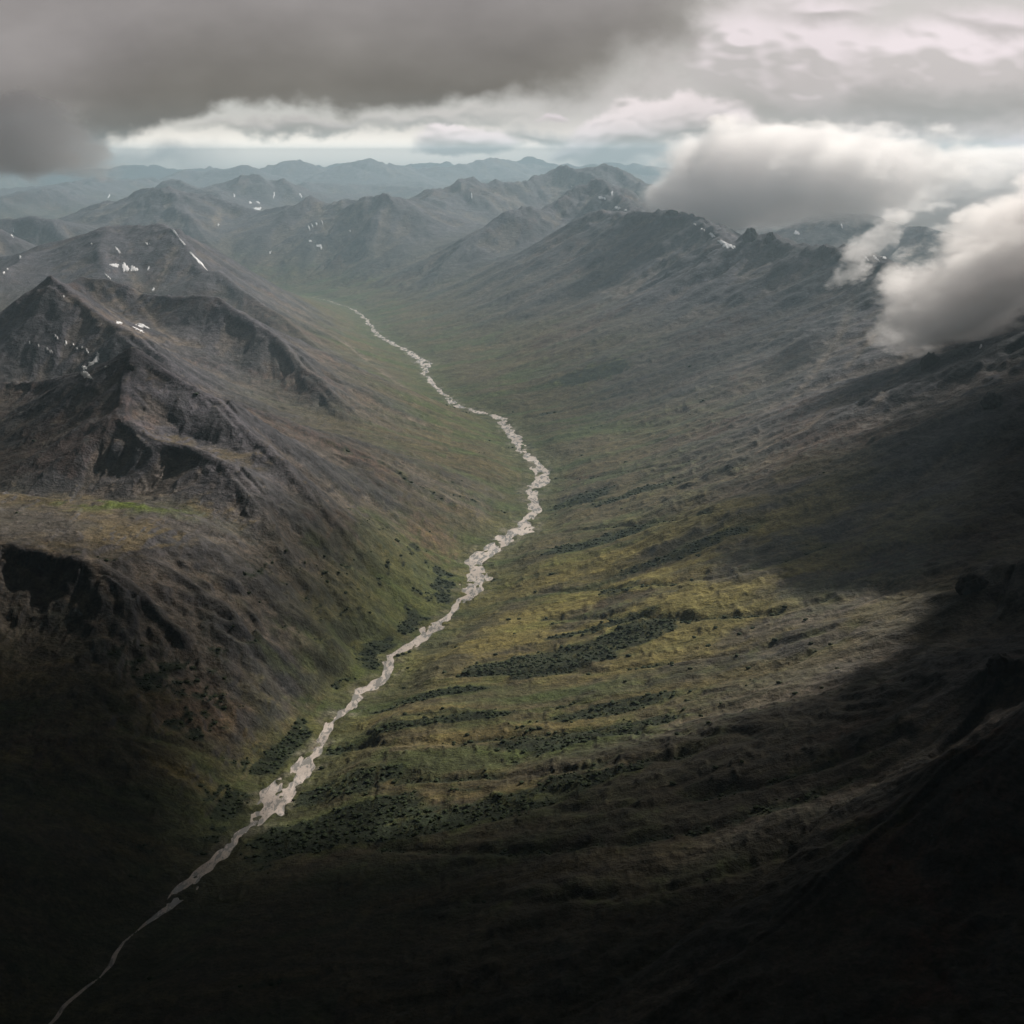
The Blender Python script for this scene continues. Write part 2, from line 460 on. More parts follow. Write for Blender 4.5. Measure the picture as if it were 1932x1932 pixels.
CHUTES = [[(330, 470), (318, 500), (300, 535), (290, 548)], [(248, 515), (258, 540), (262, 558)], [(180, 535), (215, 580), (250, 608)], [(165, 530), (190, 570), (225, 603)],
          [(197, 532), (240, 585), (262, 612)], [(262, 562), (280, 590), (300, 620), (330, 640), (370, 650)], [(130, 565), (160, 590), (215, 622), (300, 645), (380, 655)], [(230, 618), (290, 636), (350, 648)],
          [(0, 1022), (42, 1070), (106, 1117), (152, 1142), (212, 1206), (254, 1240)], [(85, 1022), (127, 1083), (157, 1134), (203, 1193)], [(169, 1047), (190, 1092), (220, 1142), (254, 1202)], [(347, 1045), (372, 1083), (423, 1117)],
          [(1609, 566), (1588, 629), (1546, 693), (1495, 752)], [(1723, 651), (1681, 722), (1640, 780)], [(1584, 752), (1529, 803), (1427, 854)], [(1808, 841), (1749, 896), (1640, 990)], [(1800, 480), (1720, 560), (1600, 690)],
          [(560, 600), (640, 640), (720, 700), (760, 730)], [(600, 700), (700, 760), (800, 800)], [(1860, 1290), (1760, 1370), (1640, 1440)], [(1750, 1330), (1640, 1400), (1500, 1450)], [(1880, 1380), (1700, 1460), (1560, 1500)],
          [(600, 385), (612, 420), (618, 440)], [(640, 385), (632, 420)], [(680, 390), (650, 425)], [(420, 400), (400, 430)]]
D_ST = line_field(STREAMS, 9)
D_CH = line_field(CHUTES, 5, 40)
Z = Z - 5.0 * np.exp(-(D_ST / 11) ** 2) * sst(dr - rw, 5, 60) - 2.5 * np.exp(-(D_CH / 9) ** 2)
gx, gy = grad(Z)
SL = np.sqrt(gx * gx + gy * gy)
print("lines t", time.time() - T0)

# ------------------------------------------------------------------ ground cover on the land, plus a painted sun pool and foreground shade
rel2 = Z - fz
def mixc(c, t, f):
    return c * (1 - f[..., None]) + np.array(t, np.float32) * f[..., None]
streak = fbm(dr * .16, Y * 1.0 + dr * .12 * np.sign(X + 200), 95, 4, 81)
streak2 = fbm(dr * .13, Y + dr * .2 * np.sign(X + 200), 38, 3, 85)
big = fbm(X, Y, 900, 4, 91)
med = fbm(X, Y, 210, 4, 95)
fin = fbm(X, Y, 46, 4, 99)
C = np.zeros(X.shape + (3,), np.float32) + np.array((.078, .066, .036), np.float32)
C = mixc(C, (.128, .100, .038), sst(streak + .6 * med + .3 * fin, .0, .5) * (.35 + .55 * sst(Y, 4200, 3200)))
C = mixc(C, (.050, .070, .022), sst(-streak + .6 * med + .2 * fin, -.12, .34) * .85)
C = mixc(C, (.060, .046, .034), sst(streak2 + .3 * fin, .1, .45) * .6)
C = mixc(C, (.050, .066, .022), np.exp(-(dr / 110) ** 2) * .6)
hgt = rel2 + 130 * big + 90 * med + 120 * (SL - .3)
stone = sst(hgt, 40, 230)
C = mixc(C, (.066, .060, .054), stone * .75)
C = mixc(C, (.074, .070, .080), sst(hgt, 150, 420))
C = mixc(C, (.14, .125, .105), sst(-(dr - rw * 1.6) / 1.0, -30, 0) * sst(fin, -.1, .3) * .6)
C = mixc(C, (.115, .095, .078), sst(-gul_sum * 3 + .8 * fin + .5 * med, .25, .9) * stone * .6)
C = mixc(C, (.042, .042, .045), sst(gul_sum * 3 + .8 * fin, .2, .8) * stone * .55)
rust = sst(fbm(X, Y, 520, 3, 103) + .4 * fin, .12, .42) * sst(SL, .25, .5)
C = mixc(C, (.095, .055, .040), rust * .45)
chb = np.clip(D_CH / np.maximum(6., SP * 1.2), 0, 9)
C = mixc(C, (.150, .120, .092), np.exp(-chb ** 2) * .75 * sst(fin + .5, .1, .6))
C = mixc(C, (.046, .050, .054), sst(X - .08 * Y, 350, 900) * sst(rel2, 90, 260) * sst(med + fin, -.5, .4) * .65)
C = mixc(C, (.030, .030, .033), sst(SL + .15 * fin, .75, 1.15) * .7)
C *= (1 + .25 * fin + .18 * streak2)[..., None]

sun_pool = np.exp(-(((X - 330) / 520) ** 2 + ((Y - 2900) / 620) ** 2) ** 1.3)  # pool of sunlight painted into the meadow colour as lighter gold
C = mixc(C, (.175, .148, .040), sun_pool * sst(med + .5 * streak + .3 * fin, -.3, .2) * .72)
C = mixc(C, (.030, .026, .019), sst(2350 - Y + 200 * med, 0, 550) * .62 * sst(X, 900, 300))  # dark heath, deepened towards the viewer to paint in the foreground shade
C = mixc(C, (.090, .042, .028), sst(fbm(X, Y, 160, 4, 321) + .5 * fin, .12, .5) * sst(X, 150, 450) * sst(2000 - Y, 0, 400) * .5)
bench = sst(rel2, 170, 260) * sst(.34 - SL, 0, .16) * sst(X, 0, -250) * sst(4000 - Y, 0, 400)
C = mixc(C, (.112, .088, .048), bench * sst(med + .4 * fin, -.3, .3) * .8)
bx_, by_ = hit([200, 262], [945, 950]); 
for q0, q1 in zip(bx_, by_):
    C = mixc(C, (.075, .100, .020), np.exp(-(((X - q0) / 110) ** 2 + ((Y - q1) / 55) ** 2)) * sst(fbm(X, Y, 60, 3, 331) + .5 * fin, -.15, .2) * .9)
# thickets of dwarf shrub
def spot(px, py, rx, ry):
    cx, cy = on_floor(px, py)
    ex = abs(on_floor(px + rx, py)[0] - cx); ey = abs(on_floor(px, py - ry)[1] - cy)
    return np.exp(-(((X - cx) / ex) ** 2 + ((Y - cy) / ey) ** 2) ** 1.5)
th = np.zeros_like(X)
for a in ((1050, 1318, 190, 30), (1190, 1300, 80, 26), (800, 1352, 120, 9), (640, 1230, 120, 55), (700, 1170, 120, 55), (760, 1110, 110, 60), (560, 1240, 100, 45), (590, 1290, 60, 30), (1170, 1200, 40, 16),
          (470, 1370, 70, 45), (430, 1440, 140, 35), (330, 1400, 120, 30), (560, 1390, 40, 40), (820, 1420, 330, 9), (1150, 1445, 160, 14), (640, 1510, 130, 26), (640, 1590, 220, 50), (430, 1530, 60, 40), (1100, 1500, 200, 30), (900, 1620, 300, 30),
          (1310, 1160, 140, 10), (1130, 1270, 120, 7), (1090, 965, 60, 10), (1180, 985, 90, 8), (1130, 1075, 120, 10), (1120, 760, 70, 10)):
    th = np.maximum(th, spot(*a))
lines = sst(-streak2 * 1.4 + .5 * streak, .40, .6) * sst(800 - dr, 0, 500) * sst(120 - rel2, 0, 60)
TH_M = sst(th * 1.0 + .9 * fbm(dr * .4, Y, 60, 4, 111) + .25 * fin, .42, .62) + .0
TH_M = np.maximum(TH_M, lines * sst(fin + med, -.05, .3) * .9)
TH_M = np.maximum(TH_M, np.exp(-(D_ST / (9 + 8 * med)) ** 2) * sst(med + .6 * fin + .05, -.05, .2) * .95)
TH_M *= sst(dr - rw * 1.5, 0, 12) * sst(.62 - SL, 0, .15)
C = mixc(C, (.016, .023, .013), TH_M * .9)
# lush green seeps beside the thickets and on the bench
lush = sst(th + .8 * fbm(X, Y, 50, 3, 121), .35, .7) * (1 - TH_M) * sst(X + .42 * (4200 - Y) * 0 + 300, -200, 100) + .8 * np.exp(-(D_ST / 30) ** 2) * sst(fin, 0, .3) * (1 - TH_M)
lush = np.clip(lush, 0, 1)
C = mixc(C, (.060, .080, .022), lush * .5)
C = np.clip(C, .006, .6)
print("colour t", time.time() - T0)

# ------------------------------------------------------------------ materials
def new_mat(name):
    m_ = bpy.data.materials.new(name); m_.use_nodes = True
    m_.node_tree.nodes.clear()
    return m_, NG(m_.node_tree)

def finish(g_, surf=None, vol=None):
    o = g_.n.new('ShaderNodeOutputMaterial')
    if surf is not None: g_.l.new(surf, o.inputs[0])
    if vol is not None: g_.l.new(vol, o.inputs[1])

def principled(g_, col, rough=.9, spec=.15, bump=None, strength=1.0, dist=1.0):
    p = g_.n.new('ShaderNodeBsdfPrincipled')
    g_.put(p.inputs['Base Color'], col); g_.put(p.inputs['Roughness'], rough)
    g_.put(p.inputs['Specular IOR Level'], spec)
    if bump is not None:
        b = g_.n.new('ShaderNodeBump'); g_.put(b.inputs['Height'], bump)
        b.inputs['Strength'].default_value = strength; b.inputs['Distance'].default_value = dist
        g_.l.new(b.outputs[0], p.inputs['Normal'])
    return p.outputs[0]

mat_land, g = new_mat("tundra_and_rock")
at_ = g.n.new('ShaderNodeAttribute'); at_.attribute_name = 'Col'
geo = g.n.new('ShaderNodeNewGeometry')
p = geo.outputs['Position']
f1 = g.noise(p, 1 / 22., 6, .65)
f2 = g.noise(p, 1 / 6., 4, .6)
f3 = g.noise(p, 1 / 90., 6, .6)
c = g.mix(1.0, at_.outputs[0], g.ramp(f1, .25, .75, .40, 1.7, smooth=False), 'MULTIPLY')
c = g.mix(1.0, c, g.ramp(f2, .25, .75, .45, 1.6, smooth=False), 'MULTIPLY')
c = g.mix(1.0, c, g.ramp(f3, .3, .7, .75, 1.25, smooth=False), 'MULTIPLY')
bh = g.m('ADD', g.m('MULTIPLY', f3, 16.), g.m('ADD', g.m('MULTIPLY', f1, 6.0), g.m('MULTIPLY', f2, 1.6)))
finish(g, principled(g, c, .95, .1, bh, .9, 1.0))

# ------------------------------------------------------------------ land as mesh
def grid_faces(nr, nt):
    i = np.arange((nr - 1) * (nt - 1)); a = (i // (nt - 1)) * nt + i % (nt - 1)
    return np.stack([a, a + 1, a + nt + 1, a + nt], 1)

def make_mesh(name, V, Fq, mat, cols=None, smooth=True):
    me = bpy.data.meshes.new(name)
    n = Fq.shape[1]
    me.vertices.add(len(V)); me.vertices.foreach_set('co', np.ascontiguousarray(V, np.float32).ravel())
    me.loops.add(Fq.size); me.loops.foreach_set('vertex_index', np.ascontiguousarray(Fq, np.int32).ravel())
    me.polygons.add(len(Fq)); me.polygons.foreach_set('loop_start', np.arange(0, Fq.size, n, dtype=np.int32))
    me.polygons.foreach_set('loop_total', np.full(len(Fq), n, np.int32))
    me.polygons.foreach_set('use_smooth', np.full(len(Fq), smooth, bool))
    if cols is not None:
        ca = me.color_attributes.new('Col', 'FLOAT_COLOR', 'POINT')
        ca.data.foreach_set('color', np.concatenate([cols, np.ones((len(cols), 1), np.float32)], 1).astype(np.float32).ravel())
    me.update()
    me.materials.append(mat)
    return me

def link(name, data, kind=None, label=None, cat=None, group=None, parent=None):
    o = bpy.data.objects.new(name, data)
    COL.objects.link(o)
    if kind: o['kind'] = kind
    if label: o['label'] = label
    if cat: o['category'] = cat
    if group: o['group'] = group
    if parent: o.parent = parent
    return o

Vt = np.stack([X.ravel(), Y.ravel(), Z.ravel()], 1).astype(np.float32)
FACES = grid_faces(NR, NT)
NRM = np.stack([-gx.ravel(), -gy.ravel(), np.ones(gx.size)], 1); NRM /= np.linalg.norm(NRM, axis=1)[:, None]
LAND = {  # ridge numbers (order of the ridge() calls) -> name and label
    "far_left_hill": ((1,), 'dark mountain shoulder at the far left edge behind the big snowy hump'),
    "snowy_mountain": ((2, 3, 4, 5), 'broad dark mountain with snow streaks left of the valley bend'),
    "cirque_ridge": ((6,), 'brown ridge with a scree filled cirque in front of the snowy hump'),
    "dark_peak": ((7, 8), 'dark steep peak with snow patches below its shaded face at the left'),
    "brown_spur": ((9, 10), 'brown spur mountain with a pointed top, left of the river'),
    "plateau": ((11, 12), 'flat topped bench with a gullied slope below it at the left edge'),
    "hillock": ((13, 14), 'dark low knoll at the lower left'),
    "right_ridge": ((15, 20, 23), 'long dark valley wall with a rocky crest right of the river'),
    "near_slope": ((21, 24, 25), 'dark foreground hillside filling the lower right'),
    "left_hillside": ((22,), 'black hillside falling to the river at the lower left edge'),
    "valley_head_ridge": ((16, 17, 18), 'hazy ridge with reddish crest behind the right valley wall'),
    "cloudy_peak": ((19,), 'mountain half hidden under the grey cloud'),
    "far_valley_wall": ((26, 27, 28), 'hazy blue valley wall closing the valley far behind'),
    "far_shoulder": ((29,), 'hazy rounded peak at the far left under the dark cloud'),
    "far_peak": ((30, 31), 'small hazy peaks behind the valley wall with thin snow lines'),
    "skyline_range": ((32, 33, 34), 'palest blue mountain range on the skyline'),
}
fw = WHO.ravel()[FACES[:, 0]]
gid = np.zeros(fw.shape, np.int32)
names = list(LAND)
for n_, (k_, (ids, _l)) in enumerate(LAND.items()):
    gid[np.isin(fw, ids)] = n_ + 1
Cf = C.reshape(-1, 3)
for n_ in range(len(names) + 1):
    Fs = FACES[gid == n_]
    if not len(Fs): continue
    used, inv = np.unique(Fs, return_inverse=True)
    nm = "ground" if n_ == 0 else names[n_ - 1]
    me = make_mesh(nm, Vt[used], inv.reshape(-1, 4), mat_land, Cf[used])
    me.normals_split_custom_set_from_vertices(NRM[used].astype(np.float32))
    link(nm, me, 'structure', 'valley floor and surrounding land under tundra grass' if n_ == 0 else LAND[nm][1])
print("mesh t", time.time() - T0)

# ------------------------------------------------------------------ sky backdrop: far cloud, computed on a dense dome section
def view_px(dx, dy, dz):
    """direction -> position in the 1932 px view (gnomonic), only used as a flat chart of the sky"""
    d = dy * math.cos(PITCH) - dz * math.sin(PITCH); u = dy * math.sin(PITCH) + dz * math.cos(PITCH)
    return (dx / d * F + .5) * 1932, (.5 - u / d * F) * 1932

SA = np.concatenate([np.linspace(-58, -24.6, 90), np.linspace(-24.5, 24.5, 1000), np.linspace(24.6, 58, 90)])
SE = np.concatenate([np.linspace(-4.5, -2.6, 12), np.linspace(-2.5, 7.5, 380), np.linspace(7.6, 24, 110)])
AA, EE = np.meshgrid(np.radians(SA), np.radians(SE))
DX, DY, DZ = np.sin(AA) * np.cos(EE), np.cos(AA) * np.cos(EE), np.sin(EE)
# chart kept regular outside the frame: azimuth and elevation in view pixels
k_ = F * 1932
SX, SY = view_px(DX, DY, DZ)
SX = (np.where(np.abs(SA)[None, :] < 24.5, SX, np.sign(AA) * 0 + 966 + AA * k_ * 1.06)).astype(np.float32); SY = SY.astype(np.float32)
SY = np.where(EE > np.radians(7.5), np.minimum(SY, 0) , SY).astype(np.float32) if False else SY

def warp(x, y, amp, sc, o, k):
    return x + amp * fbm(x, y * 1.3, sc, o, k, .55), y + amp * .8 * fbm(x + 311, y * 1.3 - 97, sc, o, k + 40, .55)

W1 = warp(SX, SY, 90, 260, 7, 201)
W2 = warp(SX, SY, 55, 110, 6, 221)
W3 = warp(SX, SY, 30, 60, 5, 241)

def blob(W, cx, cy, rx, ry, rot=0.0):
    """signed depth inside an ellipse in px (positive inside)"""
    x, y = W[0] - cx, W[1] - cy
    c_, s_ = math.cos(rot), math.sin(rot)
    x, y = x * c_ + y * s_, y * c_ - x * s_
    q = np.sqrt((x / rx) ** 2 + (y / ry) ** 2)
    return (1 - q) * min(rx, ry)

SKYC = np.zeros(SX.shape + (3,), np.float32)
def paint(alpha, c):
    global SKYC
    c = np.asarray(c, np.float32)
    SKYC = SKYC * (1 - alpha[..., None]) + c * alpha[..., None]

def cc(a, b, f):
    return np.array(a, np.float32) * (1 - f[..., None]) + np.array(b, np.float32) * f[..., None]

def billow(dep, soft, shade, lit, seed, relief=.5, sunx=.45, suny=-.9, hard=26., wid=40.):
    """a cloud mass: alpha from its depth, light from the side turned to the sun"""
    al = sst(dep, -soft * .35, soft)
    t = np.clip(dep, -5, wid * 1.6) + relief * 40 * fbm(SX, SY * 1.4, 75, 5, seed, .55)
    gy_, gx_ = np.gradient(t)
    # grid steps in px
    gx_ = gx_ / np.maximum(np.gradient(SX, axis=1), .5); gy_ = gy_ / np.minimum(np.gradient(SY, axis=0), -.5)
    for _ in range(2):
        gx_ = box(gx_, 3); gy_ = box(gy_, 3)
    L = -(gx_ * sunx + gy_ * suny)
    rim = np.exp(-np.clip(dep, 0, 999) / hard)
    f = np.clip(.42 + .85 * L + .25 * rim * sst(L, -.2, .4), 0, 1) * (1 - .45 * sst(dep, wid * .4, wid * 2.2))
    paint(al, cc(shade, lit, np.clip(f, 0, 1)))

br = sst(SX, 300, 1900)
hv = sst(SY, 420, 60)
SKYC = cc((.66, .665, .63), (.66, .63, .61), np.clip(br * .8 + .1, 0, 1)) * (1 + .95 * np.exp(-((SY - 288) / 36) ** 2) * (1 - .5 * br))[..., None]
SKYC = SKYC * (1 + np.exp(-((SY - 280) / 45) ** 2)[..., None] * np.array((.42, .30, .22), np.float32))
SKYC = SKYC * (1 - .10 * np.exp(-((SY - 345) / 26) ** 2) * (1 - br))[..., None]
v1 = fbm(SX, SY * 2.4, 420, 7, 261, .55)
WHT = (.90, .815, .835); PINK = (.70, .64, .64); GRY = (.43, .425, .405); SLATE = (.345, .35, .335)
# bright veil of the right, with greyer troughs
paint(sst(v1 + .35 * br, .05, .45) * sst(SX, 800, 1400) * .75, (.69, .645, .635))
paint(sst(-v1 + .1, .05, .40) * sst(SX, 1150, 1500) * sst(SY, 20, 160) * .7, (.45, .445, .425))
# thin bank low on the horizon
billow(blob(W2, 300, 298, 150, 34), 40, (.50, .48, .45), (.66, .62, .59), 271, .3)
billow(blob(W2, 560, 236, 230, 17), 14, (.42, .42, .395), (.62, .59, .565), 272, .4)
billow(blob(W2, 830, 228, 200, 16), 14, (.50, .50, .48), (.70, .67, .64), 273, .4)
billow(blob(W3, 1040, 228, 36, 9), 7, PINK, WHT, 274, .2)
billow(blob(W2, 1010, 258, 150, 20), 18, (.50, .50, .48), (.72, .69, .66), 275, .5)
billow(np.maximum(blob(W3, 880, 268, 110, 26), blob(W3, 850, 252, 50, 18)), 8, (.56, .54, .51), (1.1, 1.0, 1.0), 276, .5, hard=14, wid=22)
# cloud at the head of the valley
d = np.maximum.reduce([blob(W2, 1180, 262, 130, 52, -.1), blob(W2, 1080, 285, 60, 24, -.3), blob(W2, 1120, 262, 40, 30), blob(W2, 1290, 240, 160, 70)])
billow(d, 16, (.46, .45, .43), (1.0, .91, .91), 277, .6, -.5, -.8, hard=18, wid=34)
# high right: grey shelf and the brilliant tops over it
billow(blob(W1, 1720, 190, 360, 60), 60, (.42, .41, .395), (.58, .55, .54), 278, .5)
billow(blob(W1, 1560, 110, 170, 120, .25), 70, (.62, .585, .575), WHT, 279, .7, wid=120)
billow(blob(W1, 1400, 100, 100, 90, .3), 60, (.60, .57, .56), WHT, 280, .7, wid=90)
billow(blob(W1, 1800, 105, 230, 85, -.12), 45, (.66, .62, .61), (.95, .86, .88), 281, .7, wid=160)
billow(blob(W1, 1560, 12, 130, 34), 40, (.54, .51, .50), WHT, 282, .6)
billow(blob(W1, 1880, 20, 120, 40), 40, (.60, .56, .555), WHT, 283, .6)
billow(blob(W1, 1770, 205, 280, 42, -.02), 34, (.44, .43, .415), (.50, .485, .47), 284, .5)
# grey mass filling the right behind the ridge clouds
billow(np.maximum(blob(W1, 1780, 330, 420, 95), blob(W1, 1500, 300, 330, 70)), 36, (.42, .415, .40), (.66, .62, .61), 285, .6, wid=60)
billow(blob(W2, 1900, 300, 110, 34, -.35), 20, (.46, .45, .43), WHT, 286, .6)
# the dark deck over the left and middle
ex = [-900, -200, 0, 120, 230, 300, 400, 520, 900, 1080, 1200, 1300, 1420, 2600]; ey = [380, 375, 352, 325, 272, 236, 214, 210, 216, 196, 168, 120, -60, -1500]
e_ = np.interp(W2[0], ex, ey)
dep = (e_ - W2[1]) * .8 + 26 * fbm(SX, SY, 120, 5, 291)
softd = np.interp(SX, [0, 300, 900, 1150, 1400], [34, 22, 30, 90, 170])
al = sst(dep, -.3 * softd, softd)
far_up = np.clip((e_ - SY) / 260., 0, 1)
base = cc((.205, .195, .175), (.315, .295, .29), sst(far_up, .05, 1.0))
tex = fbm(SX, SY * 2.2, 380, 6, 301, .5); tex2 = fbm(SX, SY * 1.5, 120, 6, 305, .55)
base = base * (1 + .28 * tex + .10 * tex2)[..., None]
base = base * (1 + .22 * sst(SX, 900, 1350))[..., None]
paint(al, base)
# its lower lobe on the far left
d = np.maximum(blob(W2, 60, 290, 190, 84, .18), blob(W2, -120, 300, 300, 90))
a_ = sst(d, -10, 30)
lob = cc((.315, .295, .275), (.225, .212, .195), sst(SY + 20 * tex2, 230, 350)) * (1 + .15 * tex2)[..., None]
paint(a_ * .9, lob)
paint(np.exp(-(blob(W3, 75, 205, 60, 14) / 12 - .5) ** 2) * .25 * (blob(W3, 75, 205, 60, 14) > -14), (.46, .43, .41))
# above the frame the deck closes over, to the right it stays bright
up = sst(SY, -40, -420)
paint(up * .9, cc((.27, .26, .25), (.46, .44, .43), sst(SX, 1000, 2300)) * (1 + .3 * tex)[..., None])
low = sst(SY, 330, 480)
paint(low * .9, cc((.42, .46, .45), (.45, .47, .46), br))
sky_m, g = new_mat("cloudy_sky")
a_n = g.n.new('ShaderNodeAttribute'); a_n.attribute_name = 'Col'
em = g.n.new('ShaderNodeEmission'); g.l.new(a_n.outputs[0], em.inputs[0]); em.inputs[1].default_value = 0.755
finish(g, em.outputs[0])
try: sky_m.cycles.emission_sampling = 'NONE'
except Exception: pass
SR = 60000.0
Vs = np.stack([DX.ravel() * SR, DY.ravel() * SR, DZ.ravel() * SR + CAM_H], 1)
link("sky", make_mesh("sky", Vs, grid_faces(len(SE), len(SA))[:, ::-1], sky_m, np.clip(SKYC, 0, 1.9).reshape(-1, 3)), 'structure', 'broken grey and white cloud sky')
print("sky t", time.time() - T0)

# ------------------------------------------------------------------ river
mat_river, g = new_mat("gravel_and_shallow_water")
geo = g.n.new('ShaderNodeNewGeometry'); p = geo.outputs['Position']
w1 = g.noise(g.vm('MULTIPLY', p, (1, .3, 1)), 1 / 11., 7, .65, .3)
w2 = g.noise(p, 1 / 3., 5, .65)
c = g.mix(g.ramp(w2, .3, .7), (.42, .365, .33), (.60, .53, .485))
wet = g.ramp(w1, .46, .56)
c = g.mix(wet, c, (.25, .24, .225))
c = g.mix(g.ramp(g.noise(p, 1 / 70., 4, .6), .35, .7), c, g.mix(1.0, c, (.72, .70, .68), 'MULTIPLY'))
finish(g, principled(g, c, g.ramp(wet, 0, 1, .8, .22), .5, w2, .35, .3))
Pr = np.array([r[:2] for r in river]); 
seg = np.linalg.norm(np.diff(Pr, axis=0), axis=1); sa = np.concatenate([[0], np.cumsum(seg)])
sN = np.arange(0, sa[-1], 25.0)
cx = np.interp(sN, sa, Pr[:, 0]); cy = np.interp(sN, sa, Pr[:, 1])
for _ in range(3):
    cx[1:-1] = (cx[:-2] + 2 * cx[1:-1] + cx[2:]) / 4; cy[1:-1] = (cy[:-2] + 2 * cy[1:-1] + cy[2:]) / 4
RV = []
for t in np.linspace(-1, 1, 9):
    wv = 95
    # strips run across the valley (sideways), so that bends never fold over themselves
    RV.append(np.stack([cx + t * wv, cy, floor_z(cy)], 1))
RV = np.stack(RV, 1)
link("river", make_mesh("river", RV.reshape(-1, 3), grid_faces(len(sN), 9), mat_river), 'structure', 'pale braided river winding down the valley floor')

# ------------------------------------------------------------------ snow patches
mat_snow, g = new_mat("old_snow")
p = g.n.new('ShaderNodeNewGeometry').outputs['Position']
finish(g, principled(g, g.mix(g.noise(p, 1 / 14., 5, .6), (.68, .68, .70), (.84, .83, .84)), .7, .2, g.noise(p, 1 / 9., 4, .6), .5, 1.0))

def snow(px, py, w, h, rot, label, seed):
    """an irregular patch seen w x h view px large at px, py, draped on the slope with a swollen middle and a sunken rim"""
    rn = np.random.RandomState(seed)
    nA, nR = 36, 4
    ang_ = np.arange(nA) / nA * 2 * math.pi
    rad = 1 + sum(rn.uniform(.15, .42) / (k ** .45) * np.cos(k * ang_ + rn.uniform(0, 6.3)) for k in (2, 3, 5, 7, 11, 15))
    rad = np.clip(rad, .16, 1.9)
    ux, uy = [px], [py]
    for i in range(1, nR + 1):
        f_ = i / nR
        ex = rad * np.cos(ang_) * w * .5 * f_; ey = rad * np.sin(ang_) * h * .5 * f_
        ux += list(px + ex * math.cos(rot) - ey * math.sin(rot)); uy += list(py + ex * math.sin(rot) + ey * math.cos(rot))
    hx, hy = hit(ux, uy)
    # stray rays over a crest are pulled back towards the middle
    far = np.hypot(hx - hx[0], hy - hy[0]) > max(w, h) / 1932 / F * hy[0] * 3.5 + 25
    hx[far] = hx[0]; hy[far] = hy[0]
    hz = zsample(hx, hy)
    lift = np.array([3.0] + [3.0] * nA + [2.6] * nA + [1.9] * nA + [-2.0] * nA) * (hy[0] / 5000.) ** .5
    V = np.stack([hx, hy, hz + lift], 1); c0 = V[0].copy(); V -= c0
    me = bpy.data.meshes.new("snow_patch")
    f = [(0, 1 + i, 1 + (i + 1) % nA) for i in range(nA)]
    for r_ in range(nR - 1):
        for i in range(nA):
            a_, b_ = 1 + r_ * nA + i, 1 + r_ * nA + (i + 1) % nA
            f.append((a_, a_ + nA, b_ + nA, b_))
    me.from_pydata(V.tolist(), [], f); me.materials.append(mat_snow)
    o = link("snow_patch", me, None, label, "snow patch", SNOW_GROUP)
    o.location = c0.tolist()

